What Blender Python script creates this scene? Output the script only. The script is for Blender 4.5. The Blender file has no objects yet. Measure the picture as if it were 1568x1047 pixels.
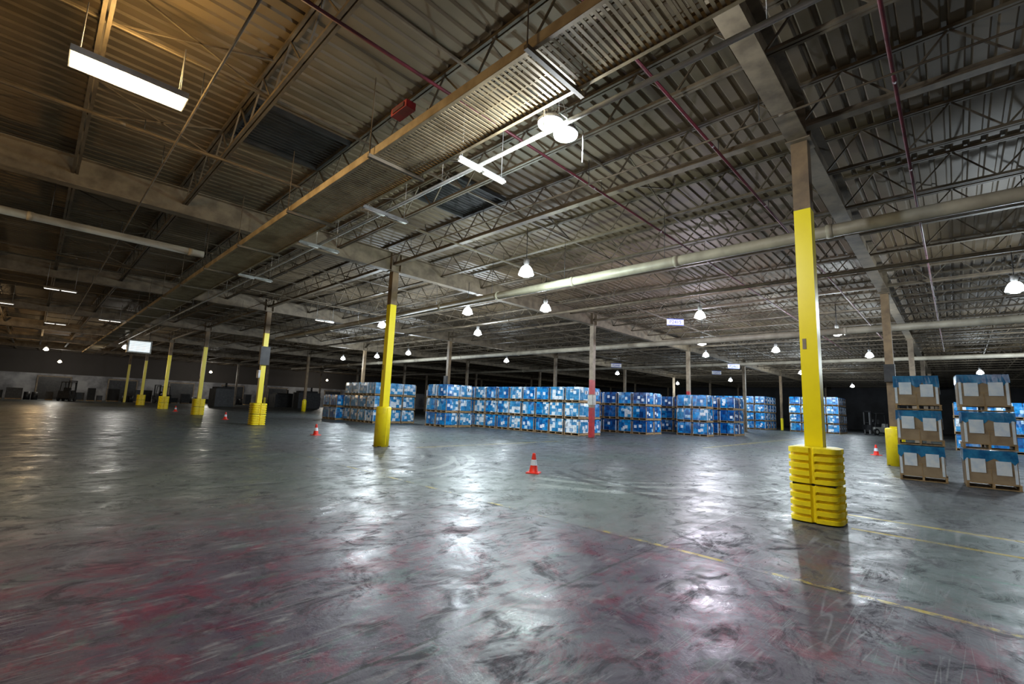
import bpy, math, random
from mathutils import Matrix, Vector
random.seed(7)
S=12.2; U0=8.2; V0=1.55
UMIN,UMAX,VMIN,VMAX=-24.0,86.0,-36.0,86.0
ZG=5.91; ZD=6.95
sc=bpy.context.scene
col=sc.collection

# ---------------------------------------------------------------- node helpers
def newmat(name):
    m=bpy.data.materials.new(name); m.use_nodes=True
    nt=m.node_tree; b=nt.nodes['Principled BSDF']
    return m,nt,b
def mth(nt,op,a,b=None,c=None,clamp=False):
    n=nt.nodes.new('ShaderNodeMath'); n.operation=op; n.use_clamp=clamp
    for i,x in enumerate((a,b,c)):
        if x is None: continue
        if isinstance(x,(int,float)): n.inputs[i].default_value=x
        else: nt.links.new(x,n.inputs[i])
    return n.outputs[0]
def mixc(nt,f,a,b,blend='MIX'):
    n=nt.nodes.new('ShaderNodeMix'); n.data_type='RGBA'; n.blend_type=blend
    for s,x in ((n.inputs[0],f),(n.inputs[6],a),(n.inputs[7],b)):
        if isinstance(x,(int,float)): s.default_value=x
        elif isinstance(x,tuple): s.default_value=(*x,1)
        else: nt.links.new(x,s)
    return n.outputs[2]
def mrange(nt,x,a,b,c=0.,d=1.,smooth=False):
    n=nt.nodes.new('ShaderNodeMapRange')
    if smooth: n.interpolation_type='SMOOTHSTEP'
    nt.links.new(x,n.inputs[0])
    for i,v in enumerate((a,b,c,d)): n.inputs[i+1].default_value=v
    return n.outputs[0]
def coords(nt,which='Object'):
    return nt.nodes.new('ShaderNodeTexCoord').outputs[which]
def mapping(nt,vec,loc=(0,0,0),rot=(0,0,0),scale=(1,1,1)):
    n=nt.nodes.new('ShaderNodeMapping'); nt.links.new(vec,n.inputs[0])
    n.inputs[1].default_value=loc;n.inputs[2].default_value=rot;n.inputs[3].default_value=scale
    return n.outputs[0]
def noise(nt,vec,scale,detail=4,rough=.55,dist=0):
    n=nt.nodes.new('ShaderNodeTexNoise'); nt.links.new(vec,n.inputs['Vector'])
    n.inputs['Scale'].default_value=scale;n.inputs['Detail'].default_value=detail
    n.inputs['Roughness'].default_value=rough;n.inputs['Distortion'].default_value=dist
    return n.outputs[0]
def bump(nt,b,h,strength=.2,dist=.02):
    n=nt.nodes.new('ShaderNodeBump'); n.inputs['Strength'].default_value=strength;n.inputs['Distance'].default_value=dist
    nt.links.new(h,n.inputs['Height']); nt.links.new(n.outputs[0],b.inputs['Normal'])
def simple(name,c1,c2=None,rough=.5,metal=0.,scale=3.,lo=.4,hi=.65,bmp=0):
    m,nt,b=newmat(name)
    if c2 is None: c2=tuple(x*.7 for x in c1)
    n=noise(nt,coords(nt),scale,4,.6)
    f=mrange(nt,n,lo,hi)
    nt.links.new(mixc(nt,f,c1,c2),b.inputs['Base Color'])
    b.inputs['Roughness'].default_value=rough;b.inputs['Metallic'].default_value=metal
    if bmp: bump(nt,b,n,bmp)
    return m
def emis(name,c,st):
    m,nt,b=newmat(name)
    b.inputs['Base Color'].default_value=(*c,1);b.inputs['Emission Color'].default_value=(*c,1)
    b.inputs['Emission Strength'].default_value=st
    return m

# ---------------------------------------------------------------- materials
M={}
M['steel']=simple('painted_structural_steel',(.185,.145,.095),(.095,.072,.046),.6,0,2.5)
M['joist']=simple('joist_paint',(.12,.092,.058),(.058,.043,.028),.65,0,3)
M['deck']=simple('roof_deck_paint',(.140,.100,.054),(.086,.060,.031),.65,0,.5,.35,.7)
M['yellow']=simple('yellow_paint',(.94,.77,.003),(.88,.70,.004),.36,0,2.5,.45,.8)
M['yplastic']=simple('yellow_plastic',(.94,.75,.008),(.78,.58,.015),.42,0,6,.5,.75)
M['brown']=simple('rusty_column_paint',(.20,.135,.07),(.12,.08,.045),.6,0,3)
M['beige']=simple('beige_column_paint',(.25,.20,.14),(.15,.11,.075),.6,0,3)
M['redp']=simple('red_paint',(.40,.02,.025),(.22,.015,.02),.45,0,4)
M['redpipe']=simple('red_sprinkler_paint',(.10,.012,.022),(.05,.01,.015),.5,0,4)
M['white']=simple('white_enamel',(.5,.5,.47),(.34,.34,.32),.45,0,3)
M['pipe']=simple('pale_pipe_insulation',(.42,.38,.30),(.25,.22,.17),.5,0,1.2)
M['tray']=simple('conveyor_tan_paint',(.38,.30,.18),(.22,.165,.09),.42,.1,3)
M['galv']=simple('galvanised_metal',(.40,.40,.40),(.26,.26,.26),.45,.5,8)
M['dark']=simple('dark_metal',(.02,.02,.022),(.04,.04,.04),.5,.2,5)
M['black']=simple('black_rubber',(.012,.012,.012),(.02,.02,.02),.7,0,5)
M['wood']=simple('pallet_wood',(.42,.28,.14),(.26,.165,.08),.75,0,9)
M['card']=simple('cardboard',(.36,.265,.17),(.25,.175,.11),.8,0,2.5)
M['orange']=simple('orange_red_cone_rubber',(.90,.03,.010),(.65,.022,.01),.45,0,6)
M['paper']=simple('white_label_paper',(.80,.85,.92),(.62,.72,.86),.6,0,6)
M['em_cool']=emis('lamp_glow_cool',(.90,.96,1.),110)
M['em_shade']=emis('prismatic_shade_glow',(.90,.98,1.),16.0)
M['em_shadew']=emis('prismatic_shade_glow_warm',(1.,.85,.6),8.0)
M['em_warm']=emis('lamp_glow_warm',(1.,.86,.55),30)
M['em_soft']=emis('lamp_tube_white',(1.,.96,.88),1.6)
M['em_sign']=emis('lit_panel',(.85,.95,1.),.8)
M['blueink']=simple('blue_ink',(.02,.06,.35),(.02,.06,.3),.5)
M['bluewrap']=simple('blue_plastic_film',(.008,.11,.28),(.03,.24,.48),.2,0,4,.4,.65,.3)

def goods(name,blue,blue2,white,seed,wf=.80,wn_=.5):
    m,nt,b=newmat(name)
    c=coords(nt)
    oi=nt.nodes.new('ShaderNodeObjectInfo').outputs['Random']
    off=nt.nodes.new('ShaderNodeVectorMath'); off.operation='ADD'
    cmb=nt.nodes.new('ShaderNodeCombineXYZ'); r=mth(nt,'FLOOR',mth(nt,'MULTIPLY',oi,37.))
    for i in range(3): nt.links.new(r,cmb.inputs[i])
    nt.links.new(c,off.inputs[0]); nt.links.new(cmb.outputs[0],off.inputs[1])
    v=off.outputs[0]
    sn=nt.nodes.new('ShaderNodeVectorMath'); sn.operation='SNAP'
    nt.links.new(mapping(nt,v,(.013,.017,.011)),sn.inputs[0]); sn.inputs[1].default_value=(.235,.235,.18)
    wn=nt.nodes.new('ShaderNodeTexWhiteNoise'); nt.links.new(sn.outputs[0],wn.inputs[0])
    rv=wn.outputs[0]
    n2=noise(nt,mapping(nt,v,(0,seed,0)),5.0,4,.65)
    base=mixc(nt,mrange(nt,rv,.2,.8),blue,blue2)
    base=mixc(nt,mth(nt,'GREATER_THAN',rv,wf),base,white)
    n1=noise(nt,mapping(nt,v,(seed,0,0),(0,0,0),(1.3,1.3,.6)),2.4,4,.6,.5)
    base=mixc(nt,mrange(nt,n1,.54,.68,0,wn_),base,white)  # soft upright white patches: glare on the wrap, painted into the colour
    base=mixc(nt,mrange(nt,n2,.50,.66,0,.6),base,tuple(x*.3 for x in blue))
    nt.links.new(base,b.inputs['Base Color'])
    b.inputs['Roughness'].default_value=.20
    b.inputs['Coat Weight'].default_value=.5; b.inputs['Coat Roughness'].default_value=.12
    bump(nt,b,n2,.5,.06)
    return m
M['goods_a']=goods('blue_wrapped_goods',(.002,.10,.36),(.005,.29,.72),(.50,.72,.90),3,.94,.42)
M['goods_b']=goods('pale_wrapped_goods',(.02,.22,.50),(.09,.40,.70),(.80,.87,.93),9,.70,.6)
M['goods_c']=goods('deep_blue_wrapped_goods',(.002,.035,.18),(.004,.12,.42),(.20,.34,.50),5,.94,.4)

# floor
def floor_mat():
    m,nt,b=newmat('worn_painted_concrete_floor')
    c=coords(nt)
    sx=nt.nodes.new('ShaderNodeSeparateXYZ'); nt.links.new(c,sx.inputs[0]); X,Y=sx.outputs[0],sx.outputs[1]
    big=noise(nt,c,.22,3,.6,.6); mid=noise(nt,c,1.3,7,.72,1.0); fine=noise(nt,c,11,5,.7)
    base=mixc(nt,mrange(nt,big,.35,.65),(.100,.128,.118),(.120,.122,.134))
    base=mixc(nt,mrange(nt,mid,.42,.62,0,.72),base,(.056,.062,.064))
    def dist(cx,cy,):
        dx=mth(nt,'SUBTRACT',X,cx);dy=mth(nt,'SUBTRACT',Y,cy)
        return mth(nt,'SQRT',mth(nt,'ADD',mth(nt,'MULTIPLY',dx,dx),mth(nt,'MULTIPLY',dy,dy)))
    d=dist(1.0,1.2)
    near=mrange(nt,d,2.6,7.8,1,0,True)
    base=mixc(nt,mth(nt,'MULTIPLY',near,mrange(nt,mid,.36,.60,.92,.7)),base,(.058,.042,.070))
    r1=noise(nt,mapping(nt,c,(3,1,0),(0,0,.6),(1,1.4,1)),1.8,8,.78,.9)
    nz=mth(nt,'MULTIPLY',mrange(nt,r1,.49,.59),near)
    base=mixc(nt,mth(nt,'MULTIPLY',nz,.75),base,(.115,.015,.036))
    r2=noise(nt,mapping(nt,c,(13,7,0),(0,0,-.8),(1,1.5,1)),3.0,6,.75,.8)
    base=mixc(nt,mth(nt,'MULTIPLY',mth(nt,'MULTIPLY',mrange(nt,r2,.56,.64),near),.6),base,(.17,.042,.07))
    gn=noise(nt,mapping(nt,c,(9,5,0),(0,0,1.2),(1,2.0,1)),1.5,6,.75,.6)
    base=mixc(nt,mth(nt,'MULTIPLY',mth(nt,'MULTIPLY',mrange(nt,gn,.57,.64),mrange(nt,d,1.5,10,1,0,True)),.4),base,(.04,.12,.095))
    def rect(x0,x1,y0,y1):
        a=mth(nt,'GREATER_THAN',X,x0);bb=mth(nt,'LESS_THAN',X,x1);cc=mth(nt,'GREATER_THAN',Y,y0);dd=mth(nt,'LESS_THAN',Y,y1)
        return mth(nt,'MULTIPLY',mth(nt,'MULTIPLY',a,bb),mth(nt,'MULTIPLY',cc,dd))
    base=mixc(nt,mth(nt,'MULTIPLY',rect(5.3,9.0,-9,.48),.5),base,(.05,.108,.09))
    base=mixc(nt,mth(nt,'MULTIPLY',rect(5.1,8.0,2.5,7.6),.45),base,(.13,.165,.145))
    drk=noise(nt,mapping(nt,c,(7,2,0),(0,0,.9),(1,1.5,1)),1.9,7,.78,1.2)
    base=mixc(nt,mrange(nt,drk,.53,.62,0,.72),base,(.024,.023,.030))
    lg=noise(nt,mapping(nt,c,(1,12,0),(0,0,-.35),(1,1.5,1)),2.8,7,.78,.5)
    lm=mrange(nt,lg,.56,.64,0,.38)
    base=mixc(nt,lm,base,(.18,.19,.20))
    scr=None
    for k,(ang,lvl) in enumerate([(.3,.50),(1.15,.48),(2.0,.52),(2.75,.50),(.75,.46)]):
        n=noise(nt,mapping(nt,c,(k*3.1,k*1.7,0),(0,0,ang),(.13,2.2,1)),1.5,1,.4,0)
        s=mrange(nt,mth(nt,'ABSOLUTE',mth(nt,'SUBTRACT',n,lvl)),.001,.006,1,0)
        scr=s if scr is None else mth(nt,'MAXIMUM',scr,s)
    scrm=mth(nt,'MULTIPLY',scr,mrange(nt,noise(nt,c,2.1,5,.78),.45,.58,0,.5))
    base=mixc(nt,scrm,base,(.24,.245,.255))
    arcs=None
    for cx,cy,rr,w,x0,x1,y0,y1 in [(5.0,12.4,4.0,.08,6,9.5,7.2,10.5),(5.0,12.4,4.5,.10,6,9.5,7.2,10.5),(5.0,12.4,3.2,.05,5.5,9.5,8.,11.),(4.,11.6,4.4,.05,6,9.5,7.2,10.5),
        (11.,7.,3.4,.12,6.8,10.5,3.,6.5),(11.,7.,4.1,.10,6.8,10.5,2.2,6.),(11,7,2.9,.06,7,11,3.5,6.5),(12,8,5.6,.05,6.8,11,2.5,6.5)]:
        a=mth(nt,'LESS_THAN',mth(nt,'ABSOLUTE',mth(nt,'SUBTRACT',dist(cx,cy),rr)),w)
        a=mth(nt,'MULTIPLY',a,rect(x0,x1,y0,y1))
        arcs=a if arcs is None else mth(nt,'MAXIMUM',arcs,a)
    arcs=mth(nt,'MULTIPLY',arcs,mrange(nt,fine,.38,.62,.2,.8))
    base=mixc(nt,arcs,base,(.34,.36,.35))
    dk=None
    for cx,cy,rr,w,x0,x1,y0,y1 in [(14.,3.5,6.2,.10,7.4,11,1.8,7),(14.,3.5,5.7,.07,7.4,11,1.8,7),(3,15,6.5,.09,4,9.6,8,20)]:
        a=mth(nt,'MULTIPLY',mth(nt,'LESS_THAN',mth(nt,'ABSOLUTE',mth(nt,'SUBTRACT',dist(cx,cy),rr)),w),rect(x0,x1,y0,y1))
        dk=a if dk is None else mth(nt,'MAXIMUM',dk,a)
    base=mixc(nt,mth(nt,'MULTIPLY',dk,mrange(nt,fine,.3,.6,.2,.8)),base,(.022,.022,.025))
    def joint(A,o,p,w):
        f=mth(nt,'PINGPONG',mth(nt,'SUBTRACT',A,o),p/2)
        return mth(nt,'LESS_THAN',f,w)
    j=mth(nt,'MAXIMUM',joint(X,5.05-12.2,6.1,.013),joint(Y,2.5-12.2,6.1,.013))
    base=mixc(nt,mth(nt,'MULTIPLY',j,.8),base,(.012,.012,.012))
    yl=None
    for r_ in [(9.08,9.20,-12,2.0),(8.0,8.10,-12,1.15),(9.0,17,12.9,12.98),(20.5,60,8.0,8.1)]:
        a=rect(*r_); yl=a if yl is None else mth(nt,'MAXIMUM',yl,a)
    wear=noise(nt,c,1.6,6,.8)
    yl=mth(nt,'MULTIPLY',yl,mrange(nt,wear,.40,.50,0.2,.85))
    yl=mth(nt,'MAXIMUM',yl,mth(nt,'MULTIPLY',rect(5.08,5.15,-8,12),mrange(nt,wear,.49,.58,0.0,.75)))
    base=mixc(nt,yl,base,(.50,.38,.025))
    gl=mth(nt,'MULTIPLY',rect(6.6,6.68,-9,.1),mrange(nt,fine,.4,.6))
    base=mixc(nt,mth(nt,'MULTIPLY',gl,.6),base,(.03,.2,.12))
    nt.links.new(base,b.inputs['Base Color'])
    r=mrange(nt,mid,.38,.62,.26,.50)
    r=mth(nt,'ADD',r,mth(nt,'MULTIPLY',mth(nt,'ADD',lm,mrange(nt,drk,.5,.62,0,.7)),.25))
    nt.links.new(mth(nt,'ADD',r,mth(nt,'MULTIPLY',scrm,.2)),b.inputs['Roughness'])
    nt.links.new(mrange(nt,drk,.48,.62,.26,.10),b.inputs['Specular IOR Level'])
    h=mth(nt,'ADD',mth(nt,'MULTIPLY',fine,.5),mth(nt,'ADD',mth(nt,'MULTIPLY',mid,.4),mth(nt,'MULTIPLY',lg,.25)))
    bump(nt,b,h,.28,.02)
    return m
M['floor']=floor_mat()
def wall_mat():
    m,nt,b=newmat('painted_block_wall')
    c=coords(nt); s=nt.nodes.new('ShaderNodeSeparateXYZ'); nt.links.new(c,s.inputs[0])
    n=noise(nt,c,.5,5)
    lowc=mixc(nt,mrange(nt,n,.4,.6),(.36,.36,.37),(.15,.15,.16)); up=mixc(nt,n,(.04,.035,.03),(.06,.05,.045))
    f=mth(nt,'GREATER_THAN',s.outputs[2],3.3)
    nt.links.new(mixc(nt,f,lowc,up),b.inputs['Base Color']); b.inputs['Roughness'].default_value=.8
    return m
M['wall']=wall_mat()
M['darkwall']=simple('dark_panel_wall',(.04,.04,.045),(.02,.02,.02),.8,0,.4)

# ---------------------------------------------------------------- mesh builder
class MB:
    def __init__(s): s.v=[];s.f=[];s.mi=[];s.mats=[];s.sm=[]
    def m(s,k):
        if k not in s.mats: s.mats.append(k)
        return s.mats.index(k)
    def box(s,c,d,k,rz=0,ry=0,taper=1.0):
        mi=s.m(k);o=len(s.v)
        R=Matrix.Rotation(rz,3,'Z')@Matrix.Rotation(ry,3,'Y')
        for z in (-.5,.5):
            t=taper if z>0 else 1
            for x,y in ((-.5,-.5),(.5,-.5),(.5,.5),(-.5,.5)):
                p=R@Vector((x*d[0]*t,y*d[1]*t,z*d[2])); s.v.append((c[0]+p.x,c[1]+p.y,c[2]+p.z))
        for q in ((3,2,1,0),(4,5,6,7),(0,1,5,4),(1,2,6,5),(2,3,7,6),(3,0,4,7)):
            s.f.append(tuple(o+i for i in q));s.mi.append(mi);s.sm.append(False)
    def beam(s,p0,p1,w,h,k):
        p0=Vector(p0);p1=Vector(p1);d=(p1-p0)
        if d.length<1e-6:return
        d.normalize(); up=Vector((0,0,1)) if abs(d.z)<.95 else Vector((1,0,0))
        a=d.cross(up).normalized();b=a.cross(d)
        mi=s.m(k);o=len(s.v)
        for p in (p0,p1):
            for x,y in ((-1,-1),(1,-1),(1,1),(-1,1)):
                q=p+a*x*w/2+b*y*h/2; s.v.append(tuple(q))
        for q in ((0,1,2,3),(7,6,5,4),(0,4,5,1),(1,5,6,2),(2,6,7,3),(3,7,4,0)):
            s.f.append(tuple(o+i for i in q));s.mi.append(mi);s.sm.append(False)
    def tube(s,p0,p1,r,k,n=10,r2=None,cap=True):
        p0=Vector(p0);p1=Vector(p1);d=(p1-p0).normalized(); up=Vector((0,0,1)) if abs(d.z)<.95 else Vector((1,0,0))
        a=d.cross(up).normalized();b=a.cross(d);mi=s.m(k);o=len(s.v)
        r2=r if r2 is None else r2
        for p,rr in ((p0,r),(p1,r2)):
            for i in range(n):
                t=2*math.pi*i/n; s.v.append(tuple(p+a*math.cos(t)*rr+b*math.sin(t)*rr))
        for i in range(n):
            j=(i+1)%n; s.f.append((o+i,o+j,o+n+j,o+n+i));s.mi.append(mi);s.sm.append(True)
        if cap:
            s.f.append(tuple(o+i for i in range(n))[::-1]);s.f.append(tuple(o+n+i for i in range(n)));s.mi+=[mi,mi];s.sm+=[False,False]
    def lathe(s,prof,k,c=(0,0,0),n=32,rf=None):
        o=len(s.v)
        for p in prof:
            for i in range(n):
                t=2*math.pi*i/n; r=p[0]*(rf(t) if rf else 1)
                s.v.append((c[0]+r*math.cos(t),c[1]+r*math.sin(t),c[2]+p[1]))
        for a in range(len(prof)-1):
            kk=prof[a][2] if len(prof[a])>2 else k; mi=s.m(kk)
            for i in range(n):
                j=(i+1)%n; s.f.append((o+a*n+i,o+a*n+j,o+(a+1)*n+j,o+(a+1)*n+i));s.mi.append(mi);s.sm.append(True)
    def mesh(s,name):
        me=bpy.data.meshes.new(name); me.from_pydata(s.v,[],s.f)
        for k in s.mats: me.materials.append(M[k])
        me.polygons.foreach_set('material_index',s.mi); me.polygons.foreach_set('use_smooth',s.sm)
        me.update(); return me
    def obj(s,name,loc=(0,0,0),rz=0,parent=None):
        return put(s.mesh(name),name,loc,rz,parent)
def put(me,name,loc=(0,0,0),rz=0,parent=None):
    o=bpy.data.objects.new(name,me); o.location=loc;o.rotation_euler=(0,0,rz);col.objects.link(o)
    if parent: o.parent=parent
    return o
def empty(name,loc=(0,0,0)):
    e=bpy.data.objects.new(name,None); e.location=loc; col.objects.link(e); return e

# ---------------------------------------------------------------- room shell
b=MB(); b.box(((UMIN+UMAX)/2,(VMIN+VMAX)/2,-.1),(UMAX-UMIN,VMAX-VMIN,.2),'floor'); b.obj('floor')
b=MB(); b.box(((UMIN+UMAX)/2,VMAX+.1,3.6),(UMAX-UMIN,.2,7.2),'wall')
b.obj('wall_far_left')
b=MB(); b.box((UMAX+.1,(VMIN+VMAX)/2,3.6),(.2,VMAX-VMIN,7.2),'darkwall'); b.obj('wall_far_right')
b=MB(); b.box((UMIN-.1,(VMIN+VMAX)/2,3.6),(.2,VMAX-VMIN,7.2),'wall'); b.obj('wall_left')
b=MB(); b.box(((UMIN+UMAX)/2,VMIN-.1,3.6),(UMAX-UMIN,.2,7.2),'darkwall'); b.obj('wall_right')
for i,(x,w) in enumerate([(-8,3.6),(2,3),(9,3.),(16,3.),(23,3.),(30,3),(40,3.),(52,3.)]):
    b=MB(); b.box((x,VMAX-.07,1.4),(w,.1,2.8),'dark'); 
    for k in range(6): b.box((x,VMAX-.13,.2+k*.42),(w-.1,.03,.03),'dark')
    b.box((x-w/2-.08,VMAX-.10,1.45),(.14,.16,2.9),'beige');b.box((x+w/2+.08,VMAX-.10,1.45),(.14,.16,2.9),'beige');b.box((x,VMAX-.10,2.95),(w+.3,.16,.16),'beige')
    b.obj('door_%d'%(i+1))
for i,y in enumerate([4,14,24,-4]):
    b=MB(); b.box((UMAX-.07,y,1.5),(.1,3.4,3.0),'beige')
    for k in range(7): b.box((UMAX-.13,y,.2+k*.42),(.03,3.3,.03),'galv')
    b.obj('door_%d'%(i+9))

# corrugated roof deck, ribs along u
b=MB(); mi=b.m('deck'); y=VMIN; P=.254; prof=[]
while y<VMAX:
    prof+= [(y,ZD),(y+.15,ZD),(y+.175,ZD+.035),(y+.229,ZD+.035)]; y+=P
prof.append((y,ZD))
for k,(yy,zz) in enumerate(prof):
    b.v+= [(UMIN,yy,zz),(UMAX,yy,zz)]
    if k: o=2*k; b.f.append((o-2,o-1,o+1,o));b.mi.append(mi);b.sm.append(False)
b.obj('ceiling')

# girders along u
gird=empty('roof_girders')
b=MB(); L=UMAX-UMIN-.4; cx=(UMIN+UMAX)/2
b.box((cx,0,ZG+.012),(L,.28,.024),'steel'); b.box((cx,0,ZG+.33),(L,.02,.62),'steel'); b.box((cx,0,ZG+.65),(L,.28,.024),'steel')
x=U0-24.4
while x<UMAX:
    for dx in (-.18,.18): b.box((x+dx,0,ZG+.33),(.012,.25,.62),'steel')
    x+=S
gm=b.mesh('girder')
for j in range(-3,7): put(gm,'girder_beam',(0,V0+S*j,0),0,gird)
# bar joists along v
joi=empty('bar_joists')
b=MB(); zt_=ZD-.03; zb=6.22
VL=VMAX-VMIN-.4
for dx in (-.035,.035):
    b.box((dx,(VMIN+VMAX)/2,zt_),(.045,VL,.05),'joist')
    b.box((dx,(VMIN+VMAX)/2,zb),(.045,VL,.05),'joist')
y=V0-S*3; n=20; pan=S/n
while y<VMAX-1:
    for k in range(n):
        a=y+k*pan; c_=a+pan
        if a<VMIN+.2 or c_>VMAX-.2: continue
        z0,z1=(zb,zt_) if k%2==0 else (zt_,zb)
        b.beam((0,a,z0),(0,c_,z1),.026,.026,'joist')
    y+=S
jm=b.mesh('joist')
u=U0-S*2-S/6*1
while u<UMAX:
    if u>UMIN: put(jm,'joist_truss',(u,0,0),0,joi)
    u+=S/6
b=MB()
b.box((0,(VMIN+VMAX)/2,zb-.06),(.16,VL,.04),'steel')
cm=b.mesh('tie_flange')
for i in range(-2,7): put(cm,'tie_flange',(U0+S*i,0,0),0,joi)
b=MB(); 
for j in range(-3,7):
    for f in (.26,.5,.74):
        v=V0+S*j+S*f
        if VMIN<v<VMAX:
            b.box((cx,v,zb+.035),(L,.035,.035),'joist')
            u=U0-S*2
            while u<UMAX-2.1 and abs(v)<30:
                b.beam((u,v,zb),(u+S/6,v,zt_),.025,.025,'joist'); b.beam((u,v,zt_),(u+S/6,v,zb),.025,.025,'joist'); u+=S/6*2
b.obj('bridging_bars',parent=joi)

# ---------------------------------------------------------------- columns
def column(i,j,style):
    x=U0+S*i;y=V0+S*j
    b=MB(); w=.23
    def seg(z0,z1,k): b.box((0,0,(z0+z1)/2),(w,w,z1-z0),k)
    if style=='yellow':
        seg(0,4.75,'yellow'); seg(4.75,ZG-.02,'brown')
    elif style=='red':
        seg(0,1.55,'redp');seg(1.55,2.25,'beige');seg(2.25,3.0,'redp');seg(3.0,ZG-.02,'beige')
        b.box((-w/2-.012,0,1.95),(.02,.34,.5),'white');b.box((0,-w/2-.012,1.95),(.34,.02,.5),'white')
    elif style=='ylow':
        seg(0,1.3,'yellow');seg(1.3,ZG-.02,'brown')
    else: seg(0,ZG-.02,'beige')
    b.box((0,0,.012),(.42,.42,.024),'dark')
    b.box((0,0,ZG-.011),(.42,.34,.02),'steel')
    for a in (-.16,.16):
        for c_ in (-.16,.16): b.tube((a,c_,.02),(a,c_,.06),.015,'dark',6)
    b.tube((w/2+.03,.05,.2),(w/2+.03,.05,ZG-.05),.018,'galv',6)
    if style=='yellow': b.box((-w/2-.004,w/2-.06,2.6),(.006,.05,.16),'beige')
    if (i,j)==(0,2):
        b.box((-.05,-w/2-.12,3.55),(.45,.22,.95),'dark'); b.box((-w/2-.05,0,2.6),(.1,.3,.4),'galv')
    if (i,j) in ((1,0),(1,2)): b.box((-w/2-.08,0,3.1),(.14,.3,.6),'dark')
    return b.obj('steel_column',(x,y,0))
def ribbed_guard(name,x,y,R=.35,H=1.07):
    b=MB(); tiers=2; n=96
    def rf(t):
        c=abs(math.cos(t))**4+abs(math.sin(t))**4; r=c**(-1/4.0)*.93
        return r
    b_mi=b.m('yplastic')
    dk=b.m('dark')
    rows=[]
    th=H/2
    for k in range(tiers):
        z0=k*th
        rows+=[(z0+.003,.0,0),(z0+.006,.80,0),(z0+.02,1.0,0)]
        for q in range(4):
            a=z0+.075+q*.108
            rows+=[(a,1.0,0),(a+.012,1.0,1),(a+.034,1.0,1),(a+.048,1.0,0)]
        rows+=[(z0+th-.02,1.0,0),(z0+th-.006,.82,0)]
    rows.append((H-.003,.42,0))
    o=len(b.v)
    for z,rs,g in rows:
        for i in range(n):
            t=2*math.pi*(i+.5)/n
            seam=min(t%(math.pi/2),math.pi/2-(t%(math.pi/2)))
            r=R*rf(t)*max(rs,.42)
            if g and seam>.14: r-=.055
            if seam<.036 and rs>.7: r-=.045
            b.v.append((r*math.cos(t),r*math.sin(t),z))
    for a in range(len(rows)-1):
        for i in range(n):
            j=(i+1)%n;b.f.append((o+a*n+i,o+a*n+j,o+(a+1)*n+j,o+(a+1)*n+i)); b.mi.append(b_mi);b.sm.append(False)
    b.box((0,0,th),(R*1.5,R*1.5,.03),'dark')
    return b.obj(name,(x,y,0))
def sleeve_guard(x,y,R=.245,H=1.3):
    b=MB(); b.lathe([(R*.6,.0),(R,.0),(R,H-.06),(R*.96,H-.02),(R*.8,H),(.16,H)],'yplastic',n=40)
    b.box((R*.0,-R-.0,H*.5),(.02,.012,H*.9),'yellow')
    return b.obj('column_guard_sleeve',(x,y,0))
for i in range(-1,7):
    for j in range(-3,7):
        if i==0 and 0<=j<=6: st='yellow'
        elif (i,j) in ((1,1),(2,1)): st='red'
        elif j==0 and i<=1: st='ylow'
        elif (i,j) in ((1,4),(1,5),(1,3),(1,2),(4,1)): st='ylow'
        else: st='beige'
        column(i,j,st)
ribbed_guard('column_guard',U0,V0)
for j in (2,3,4,5): ribbed_guard('column_guard',U0,V0+S*j,.39,1.12)
sleeve_guard(U0,V0+S); sleeve_guard(U0+S,V0,.26,1.25); sleeve_guard(U0+S,V0+4*S,.22,1.2)

# ---------------------------------------------------------------- cones
def cone(x,y):
    b=MB(); b.box((0,0,.0125),(.30,.30,.025),'orange',0,0,.96)
    b.lathe([(.115,.024),(.102,.04),(.078,.175,'paper'),(.056,.30),(.036,.42),(.032,.44),(.022,.44),(.02,.40)],'orange',n=28)
    b.obj('traffic_cone',(x,y,0),random.uniform(0,1.5))
for p in [(8.1,7.0),(8.2,18.8),(8.3,31.8),(8.1,44.6),(25.5,2.6)]: cone(*p)

# ---------------------------------------------------------------- pallet loads
def pallet(b,z,w=1.0,d=1.0):
    for k in range(7): b.box((-w/2+.06+k*(w-.12)/6,0,z+.125),(.1,d,.02),'wood')
    for s in (-1,0,1): b.box((0,s*(d/2-.03),z+.07),(w,.045,.09),'wood')
    for s in (-1,0,1): b.box((s*(w/2-.06),0,z+.0125),(.1,d,.02),'wood')
def stack_mesh(name,tiers,key,top=True,h=.90,w=1.02,seed=0):
    rnd=random.Random(seed); b=MB()
    for t in range(tiers):
        z=t*h; pallet(b,z,w,w)
        bw=w-.05+rnd.uniform(-.02,.02); bh=h-.15
        dx,dy=rnd.uniform(-.02,.02),rnd.uniform(-.02,.02)
        for a in (-1,1):
            for c_ in (-1,1):
                k2=key if rnd.random()<.85 else ('goods_b' if key!='goods_c' else 'goods_a')
                b.box((dx+a*bw/4,dy+c_*bw/4,z+.14+bh*.36),(bw/2-.006,bw/2-.006,bh*.70),k2,rnd.uniform(-.02,.02))
                b.box((dx+a*bw/4,dy+c_*bw/4,z+.14+bh*.85),(bw/2-.03,bw/2-.03,bh*.26),k2,rnd.uniform(-.03,.03),0,.93)
        for q in range(2):
            if rnd.random()<.5: b.box((-bw/2-.010+dx,rnd.uniform(-.3,.3),z+.35+rnd.random()*.25),(.006,.18,.18),'paper')
            if rnd.random()<.5: b.box((rnd.uniform(-.3,.3),-bw/2-.010+dy,z+.35+rnd.random()*.25),(.18,.006,.18),'paper')
        for a in (-1,1):
            for c_ in (-1,1): b.box((dx+a*(bw/2),dy+c_*(bw/2),z+.14+bh*.45),(.035,.035,bh*.88),'card' if rnd.random()<.7 else 'paper')
    return b.mesh(name)
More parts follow.
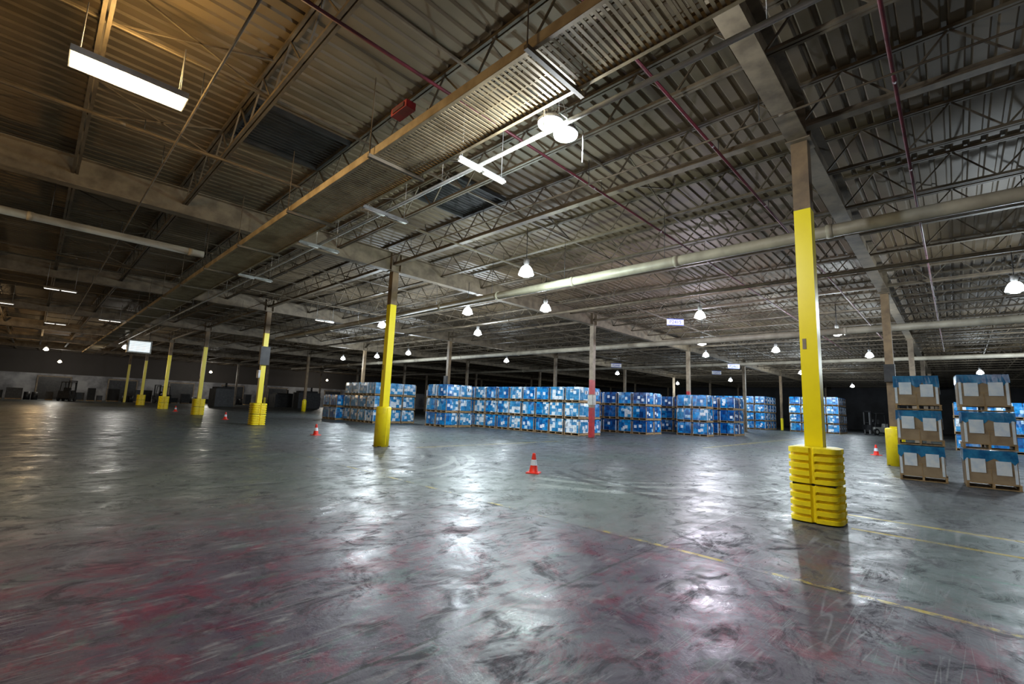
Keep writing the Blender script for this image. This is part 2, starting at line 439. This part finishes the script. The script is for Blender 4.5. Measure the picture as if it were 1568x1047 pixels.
ST={k:[stack_mesh('pallet_stack_'+k,3,{'a':'goods_a','b':'goods_b','c':'goods_c'}[k],seed=s+ord(k)) for s in range(3)] for k in 'abc'}
S2={k:stack_mesh('pallet_stack2_'+k,2,{'a':'goods_a','c':'goods_c'}[k],seed=50) for k in 'ac'}
S4=[stack_mesh('pallet_stack4',4,'goods_a',seed=60+s) for s in range(2)]
def block(u0,u1,v0,v1,kind,step=1.09):
    u=u0+.5
    while u<u1:
        v=v0+.5
        while v<v1:
            me=random.choice(kind) if isinstance(kind,list) else kind
            put(me,'wrapped_pallet_stack',(u+random.uniform(-.02,.02),v+random.uniform(-.02,.02),0))
            v+=step
        u+=step
mixAB=ST['a']+ST['b'][:1]
block(15.6,18.6,27.4,31.2,ST['b']+ST['a'][:1])
block(15.2,16.0,31.9,33.6,S2['a'])
block(18.0,19.9,22.9,24.9,mixAB)
block(20.9,23.0,14.9,24.2,mixAB)
block(24.5,26.5,26.5,34,ST['c'])
block(27.2,29.3,14.2,18.4,ST['c']+ST['a'][:1])
block(28.2,30.2,19.5,30,ST['c'])
block(30.4,31.8,11.6,13.2,ST['a'])
block(34.2,36.2,11.2,13.2,ST['c'])
block(34.2,36.2,14.6,20,ST['c'])
block(32.0,32.5,9.9,10.5,S2['a'])
block(55.,59,8.3,13.0,S4); block(55,59,14.9,23.0,S4)
block(36,39,-8.5,-.3,ST['a'])
block(44,46,15,24,ST['a'])

# near cardboard stacks
def gaylord(name,x,y,rz,seed):
    rnd=random.Random(seed); b=MB(); h=.90
    for t in range(3):
        z=t*h; pallet(b,z,.92,.92)
        dx=rnd.uniform(-.015,.015);dy=rnd.uniform(-.02,.02)
        bw,bd,bh=.88,.88,.73; zz=z+.136
        b.box((dx,dy,zz+bh/2),(bw,bd,bh),'card')
        b.box((dx-bw/2-.003,dy,zz+.30),(.005,bd,.012),'wood')
        b.box((dx-bw/2-.003,dy,zz+.15),(.005,.012,.30),'wood')
        for s,zo in ((-.21,.38),(.21,.41)):
            b.box((dx-bw/2-.022,dy+s,zz+zo+rnd.uniform(-.03,.03)),(.006,.25,.32),'paper',0,0)
        for s in (-.40,.40): b.box((dx-bw/2-.006,dy+s,zz+.3),(.006,.05,.56),'paper')
        b.box((dx-.1,dy-bd/2-.02,zz+.42),(.26,.006,.28),'paper')
        o=len(b.v);mi=b.m('bluewrap'); per=[]
        N=14
        cs=[(-1,-1),(1,-1),(1,1),(-1,1)]
        for q in range(4):
            p0=cs[q];p1=cs[(q+1)%4]
            for k in range(N):
                f=k/N; per.append((p0[0]*(1-f)+p1[0]*f,p0[1]*(1-f)+p1[1]*f))
        top=zz+bh+.012
        for (px,py) in per:
            e=1+rnd.uniform(0,.02)
            b.v.append((dx+px*(bw/2+.008),dy+py*(bd/2+.008),top))
            b.v.append((dx+px*(bw/2+.010)*e,dy+py*(bd/2+.010)*e,top-.23+rnd.uniform(-.08,.06)))
        n=len(per)
        for k in range(n):
            j=(k+1)%n; b.f.append((o+2*k,o+2*k+1,o+2*j+1,o+2*j));b.mi.append(mi);b.sm.append(False)
        b.f.append(tuple(o+2*k for k in range(n)));b.mi.append(mi);b.sm.append(False)
    return b.obj(name,(x,y,0),rz)
gaylord('cardboard_box_pallet_stack',16.4,.72,.03,1)
gaylord('cardboard_box_pallet_stack',16.25,-.50,.05,2)

# ---------------------------------------------------------------- overhead conveyor
b=MB(); v0c,v1c=-10,62; uc0,uc1=3.0,3.80; z=5.0; mid=(v0c+v1c)/2; Lc=v1c-v0c
for u in (uc0,uc1):
    b.box((u,mid,z+.06),(.012,Lc,.12),'tray');
    s=1 if u==uc0 else -1
    b.box((u+s*.02,mid,z+.0),(.045,Lc,.008),'tray');b.box((u+s*.02,mid,z+.12),(.045,Lc,.008),'tray')
b.box(((uc0+uc1)/2,mid,z+.03),(.02,Lc,.02),'tray')
for q in (.2,.6): b.box((uc0+q,mid,z+.03),(.012,Lc,.012),'tray')
v=v0c
while v<v1c:
    b.box(((uc0+uc1)/2,v,z+.02),(uc1-uc0,.034,.01),'tray'); v+=.068
v=v0c+.6
while v<v1c:
    b.box(((uc0+uc1)/2,v,z-.03),(uc1-uc0+.16,.05,.05),'joist')
    for u in (uc0-.06,uc1+.06): b.tube((u,v,z-.05),(u,v,6.2),.009,'joist',5)
    v+=3.05
b.obj('overhead_conveyor')
b=MB(); b.box((0,0,0),(.14,.36,.10),'redp'); b.box((-.075,0,0),(.01,.26,.06),'redpipe'); b.box((0,0,.08),(.03,.03,.08),'galv'); b.obj('red_emergency_light_box',(2.90,4.95,5.25))

b=MB(); b.tube((4.2,-12,5.02),(4.2,46,5.02),.032,'white',8)
v=-11
while v<46:
    b.tube((4.2,v,5.02),(4.2,v,6.22),.006,'galv',5); v+=2.4
b.obj('conduit_rail')
def strip(x,y,z,lit,name='fluorescent_strip_light',L=1.15):
    b=MB(); h=L/2
    b.box((0,0,.03),(L,.06,.035),'white' if lit else 'galv'); b.box((0,0,.06),(L-.05,.04,.03),'galv')
    for s in (-.018,.018):
        for e0,e1 in ((-h+.03,-.03),(.03,h-.03)): b.tube((e0,s,0),(e1,s,0),.010,'em_soft' if lit else 'white',8)
    for s in (-h+.08,h-.08): b.tube((s,0,.07),(s,0,6.2-z),.005,'galv',5)
    b.obj(name,(x,y,z))
for p in [(4.25,4.87,4.92,True),(4.2,7.5,4.92,False),(4.2,10.4,4.92,False),(4.2,14.8,4.92,False),(0.3,24.6,5.2,True),(-1.5,31,5.2,True),(0.5,38,5.2,True),(9.5,22.,5.2,True),(2.5,33,5.2,True)]: strip(*p,L=.95)

# ---------------------------------------------------------------- pipes
def pipe(name,p0,p1,r,k,coup=3.0,hang=True):
    b=MB(); p0=Vector(p0);p1=Vector(p1); b.tube(p0,p1,r,k,16); L=(p1-p0).length; d=(p1-p0)/L; t=coup*.5
    while t<L:
        c=p0+d*t; b.tube(c-d*.05,c+d*.05,r*1.12,k,16)
        if hang: b.tube(c+d*.3+Vector((0,0,r)),(c+d*.3).xy.to_3d()+Vector((0,0,6.25)),.007,'dark',5)
        t+=coup
    return b.obj(name)
pipe('large_water_pipe',(10.1,-30,5.0),(10.1,30,5.0),.12,'pipe')
pipe('large_water_pipe',(22.4,-30,5.0),(22.4,60,5.0),.14,'pipe',6)
pipe('large_water_pipe',(15.2,-30,5.5),(15.2,50,5.5),.05,'joist',6)
pipe('large_water_pipe',(36,-30,5.2),(36,60,5.2),.12,'pipe',6)
pipe('heating_pipe',(-20,14.6,5.25),(2.8,14.6,5.25),.09,'pipe')
pipe('electrical_conduit',(6.9,-12,5.75),(6.9,44,5.75),.016,'joist',3.0)
pipe('electrical_conduit',(12.6,-12,5.7),(12.6,44,5.7),.018,'joist',3.0)
pipe('electrical_conduit',(1.2,-6,5.8),(1.2,44,5.8),.016,'joist',3.0)
for k,v in enumerate([.3,2.7,5.1,10.0,17.2,22,29.2,-4.5,-8.]):
    pipe('sprinkler_pipe',(-6 if k<3 else -10,v,6.02),(40,v,6.02),.024,'redpipe' if k<3 else 'joist',3.0)
def vent(u0,u1,v0,v1):
    b=MB(); z=6.90; cu,cv=(u0+u1)/2,(v0+v1)/2
    b.box((cu,cv,z),(u1-u0,v1-v0,.02),'black')
    b.box((cu,v0,z-.05),(u1-u0,.05,.10),'black');b.box((cu,v1,z-.05),(u1-u0,.05,.10),'black')
    b.box((u0,cv,z-.05),(.05,v1-v0,.10),'black');b.box((u1,cv,z-.05),(.05,v1-v0,.10),'black')
    k=v0+.1
    while k<v1: b.box((cu,k,z-.04),(u1-u0,.015,.015),'black'); k+=.12
    b.obj('roof_vent')
vent(2.2,4.0,8.9,10.5); vent(6.35,8.0,8.2,9.9)

# ---------------------------------------------------------------- lamps
def add_light(x,y,z,P,c,r=.12,par=None,kind='POINT'):
    l=bpy.data.lights.new('lamp_light',kind); l.energy=P; l.color=c; l.shadow_soft_size=r
    o=bpy.data.objects.new('lamp_light',l); o.location=(x,y,z); col.objects.link(o)
    if par: o.parent=par
    return o
def shade(k):
    b=MB()
    b.lathe([(.001,.44),(.065,.42),(.075,.40),(.075,.30),(.06,.27),(.05,.24)],'galv',n=24)
    b.lathe([(.05,.24),(.085,.23),(.13,.18),(.17,.10),(.20,.0),(.19,.0),(.16,.095),(.12,.17)],k,n=32)
    b.tube((0,0,.42),(0,0,1.25),.01,'dark',6)
    return b.mesh('bell_shade')
sc_,sw_=shade('em_shade'),shade('em_shadew')
def glob(k):
    b=MB(); b.lathe([(.001,-.07),(.08,-.055),(.14,-.01),(.15,.02),(.11,.12),(.001,.15)],k,n=20); return b.mesh('bulb_'+k)
gc=glob('em_cool'); gw=glob('em_warm')
COOL=(.82,.93,1.0);NEUT=(1,.95,.85);WARM=(1,.66,.32)
def bell(x,y,z=5.0,P=420,c=COOL,warm=False):
    e=empty('high_bay_lamp',(x,y,z)); put(sw_ if warm else sc_,'shade',(0,0,0),0,e); put(gw if warm else gc,'bulb',(0,0,0),0,e)
    add_light(0,0,-.22,P*.8,c,.09,e)
for p in [(8.46,7.78,4.85,480,(.80,1,.93)),(11.46,13.58,5,330),(12.67,10.62,5,330),(16.8,6.62,5,440,(.93,.84,1)),(23.55,9.2,5,420,(.93,.84,1)),(27.94,6.91,5,420),(23.2,3.4,5,450),(32.3,3.3,5,350),
   (18.9,39.2,5,450),(19.35,34.15,5,450),(19.1,29.2,5,550),(11.25,19.6,5,600),(15.3,17.25,5,900),(26.3,26,5,250),(30.3,11.6,5.2,400),(43.2,8.9,5,400),(17.56,-1.34,5,420),(45.8,-1.4,5,400),(33,-4,5,800),
   (5.0,50,5.0,250,NEUT),(56,25,5,300),(62,8,5,300),(51,10,5,900),(51,17,5,600),(40,24,5,200)]:
    bell(*p)
for p in [(0.5,62,5,300,WARM,True),(-3,45,5,300,WARM,True),(2,79,4.6,350,NEUT,True),(18,79,4.6,400,NEUT,True),(36,80,4.6,350,NEUT,True),(-7,28,5,320,WARM,True),(-5,13,5,300,WARM,True)]: bell(*p)  # added lamps: those by the far wall brighten it, left ones warm the floor
for p in [(-3,-4,5.2,200,(1,.84,.84)),(4,-8,5.2,140,NEUT),(13,-12,5.2,220,COOL)]: bell(*p)  # unseen lamps added behind the camera to light the foreground floor

e=empty('led_high_bay_lamp',(4.25,3.44,5.0))
b=MB()
for sx_ in (-.16,.16):
    b.lathe([(.001,.02),(.16,.02),(.165,.05),(.13,.09),(.06,.12),(.001,.12)],'galv',(sx_,0,0),28)
    for k in range(8):
        t=math.pi*k/8; b.box((sx_,0,.10),(.26,.008,.05),'galv',t)
b.box((0,0,.15),(.5,.05,.03),'galv')
for s in (-.22,.22): b.tube((s,0,.15),(s*.3,0,.5),.006,'galv',5)
b.tube((0,0,.5),(0,0,1.2),.008,'galv',5)
for s in (-.40,.40): b.tube((s,-.1,-.30),(s,-.1,.15),.008,'white',6)
b.tube((-.40,-.1,.15),(.40,-.1,.15),.008,'white',6)
b.obj('housing',parent=e)
b=MB()
for sx_ in (-.16,.16): b.lathe([(.001,-.03),(.10,-.02),(.15,.0),(.155,.02),(.001,.021)],'em_cool',(sx_,0,0),28)
b.obj('led_panel',parent=e)
add_light(0,0,-.14,340,(.9,.96,1),.11,e)
e=empty('fluorescent_high_bay_lamp',(.39,7.37,5.4))
b=MB(); b.box((0,0,.07),(1.16,.40,.02),'white')
for s in (-1,1):
    b.box((0,s*.2,.035),(1.16,.012,.08),'white'); b.box((s*.575,0,.035),(.012,.40,.08),'white')
    for t in (-.5,.5): b.tube((t,s*.1,.08),(t,0,.8),.006,'galv',5)
b.obj('housing',parent=e)
b=MB()
for k in (-.15,-.09,.09,.15): b.tube((-.55,k,.03),(.55,k,.03),.024,'em_warm',10)
b.obj('tubes',parent=e)
add_light(0,0,-.08,200,(1,.72,.40),.16,e)
add_light(0,0.0,.35,90,(1,.66,.26),.15,e)

e=empty('hanging_unit_heater',(5.5,46.5,4.6))
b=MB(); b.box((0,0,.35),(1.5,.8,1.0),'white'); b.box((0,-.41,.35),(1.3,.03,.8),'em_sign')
for k in range(6): b.box((0,-.43,.0+k*.13),(1.3,.02,.02),'galv')
for s in (-.6,.6): b.tube((s,0,.85),(s,0,1.60),.02,'dark',6)
b.obj('heater_body',parent=e)

def sign(x,y,z,txt,rz,w=.9,h=.35):
    e=empty('hanging_aisle_sign',(x,y,z)); e.rotation_euler=(0,0,rz)
    b=MB(); b.box((0,0,0),(w,.02,h),'white')
    b.box((0,-.004,h/2-.015),(w,.022,.03),'blueink'); b.box((0,-.004,-h/2+.015),(w,.022,.03),'blueink')
    for s in (-.4,.4): b.tube((s*w,0,h/2),(s*w,0,6.2-z),.006,'dark',5)
    b.obj('board',parent=e)
    t=bpy.data.curves.new('sign_text','FONT'); t.body=txt;t.size=h*.72;t.align_x='CENTER';t.align_y='CENTER';t.extrude=.002
    t.materials.append(M['blueink'])
    o=bpy.data.objects.new('sign_text',t);col.objects.link(o);o.parent=e;o.location=(0,-.018,0);o.rotation_euler=(math.pi/2,0,0)
sr=-math.pi/2+.75
for x,y,z,t in [(18.2,8.2,5.2,'P2415'),(28.5,9.3,4.3,'P2465'),(27.5,16.6,4.5,'P2440'),(36,13,4.6,'P2470')]: sign(x,y,z,t,sr,.7,.28)

# ---------------------------------------------------------------- forklifts and distant equipment
def forklift(x,y,rz,key='yellow'):
    b=MB()
    b.box((0,0,.55),(1.7,1.05,.5),key); b.box((-.75,0,.75),(.5,1.05,.8),key,0,0,.9); b.box((.3,0,.95),(.7,.95,.35),'dark')
    b.box((-.15,0,1.0),(.5,.5,.12),'black'); b.box((-.4,0,1.3),(.12,.48,.5),'black')
    b.tube((.55,0,1.0),(.4,0,1.4),.025,'dark',6); b.tube((.36,0,1.38),(.42,0,1.42),.17,'black',16)
    for a,c in ((-.75,.45),(.6,.45)):
        for s in (-1,1): b.beam((a,s*c,1.0),(a*.75,s*c,2.15),.06,.06,'dark')
    b.box((-.05,0,2.17),(1.15,1.0,.05),'dark')
    for k in range(5): b.box((-.5+k*.22,0,2.21),(.04,1.0,.03),'dark')
    for s in (-.35,.35):
        b.box((1.05,s,1.25),(.12,.09,2.3),'dark'); b.box((1.16,s*.8,1.2),(.08,.07,2.1),'galv'); b.box((1.65,s*.7,.09),(1.0,.12,.04),'galv'); b.box((1.17,s*.7,.35),(.04,.12,.55),'galv')
    for z in (.4,1.2,2.35): b.box((1.08,0,z),(.08,.75,.09),'dark')
    b.box((1.2,0,.75),(.04,.9,.5),'dark')
    for a,r in ((.65,.33),(-.65,.27)):
        for s in (-1,1):
            b.tube((a,s*.42,r),(a,s*.58,r),r,'black',20); b.tube((a,s*.585,r),(a,s*.59,r),r*.5,key,12)
    b.obj('forklift',(x,y,0),rz)
forklift(3,75,1.2,'dark');forklift(12,75,2.,'dark');forklift(60,6,2.6,'white')
def machine(x,y,w,d,h):
    b=MB(); b.box((0,0,h*.45),(w,d,h*.9),'dark'); b.box((0,0,h*.95),(w*.8,d*.8,h*.1),'black')
    b.box((-w/2-.02,0,h*.5),(.03,d*.5,h*.4),'dark'); b.box((0,-d/2-.02,h*.55),(w*.5,.03,h*.25),'dark')
    b.tube((w*.2,0,h),(w*.2,0,h+.5),.12,'dark',10)
    b.obj('machine_cabinet',(x,y,0))
machine(16.5,66,2.0,3,2.4);machine(26,72,3,2.5,2.0);machine(27,66,3,2,2.4);machine(62,3.5,2,2,2.6)
rnd=random.Random(4); b=MB(); x=-18
while x<34:
    w_=rnd.uniform(.5,1.6); h_=rnd.choice([.6,.9,1.2,1.5,1.9,2.4]); y_=rnd.uniform(-1.2,1.2)
    t=rnd.random()
    if t<.5:
        b.box((x+w_/2,y_,h_/2+.12),(w_,1.0,h_),rnd.choice(['dark','black','dark','dark'])); b.box((x+w_/2,y_,.06),(w_,1.0,.12),'wood')
    elif t<.75:
        for q in range(2): b.lathe([(.001,0),(.28,0),(.28,.9),(.001,.9)],'dark',(x+.3+q*.62,y_,0),16)
        w_=1.3
    else:
        for sx_ in (0,w_):
            for sy in (-.4,.4): b.box((x+sx_,y_+sy,h_/2),(.06,.06,h_),'dark')
        for q in range(3): b.box((x+w_/2,y_,.15+q*h_*.4),(w_,.8,.05),'dark')
        b.box((x+w_/2,y_,.35),(w_*.6,.6,.35),'beige')
    x+=w_+rnd.uniform(.05,.6)
b.obj('stored_crates_and_drums',(0,78.5,0))

# ---------------------------------------------------------------- world + camera
w=bpy.data.worlds.new('world');sc.world=w;w.use_nodes=True
w.node_tree.nodes['Background'].inputs[0].default_value=(.6,.7,1,1);w.node_tree.nodes['Background'].inputs[1].default_value=.02
f,p,r,a,h=702.1144,0.1381,0.0396,0.7691,1.4877
R0=Vector((math.sin(a),-math.cos(a),0));F0=Vector((math.cos(a),math.sin(a),0));Zv=Vector((0,0,1))
F=F0*math.cos(p)+Zv*math.sin(p);U=-F0*math.sin(p)+Zv*math.cos(p)
R=R0*math.cos(r)+U*math.sin(r);UU=-R0*math.sin(r)+U*math.cos(r)
cam=bpy.data.cameras.new('camera');co=bpy.data.objects.new('camera',cam);col.objects.link(co)
cam.sensor_width=36;cam.lens=36*f/1568;cam.clip_end=400
mw=Matrix(((R.x,UU.x,-F.x,0),(R.y,UU.y,-F.y,0),(R.z,UU.z,-F.z,h),(0,0,0,1)))
co.matrix_world=mw
sc.camera=co
sc.view_settings.view_transform='Standard'
sc.view_settings.look='None'
sc.view_settings.exposure=0.3
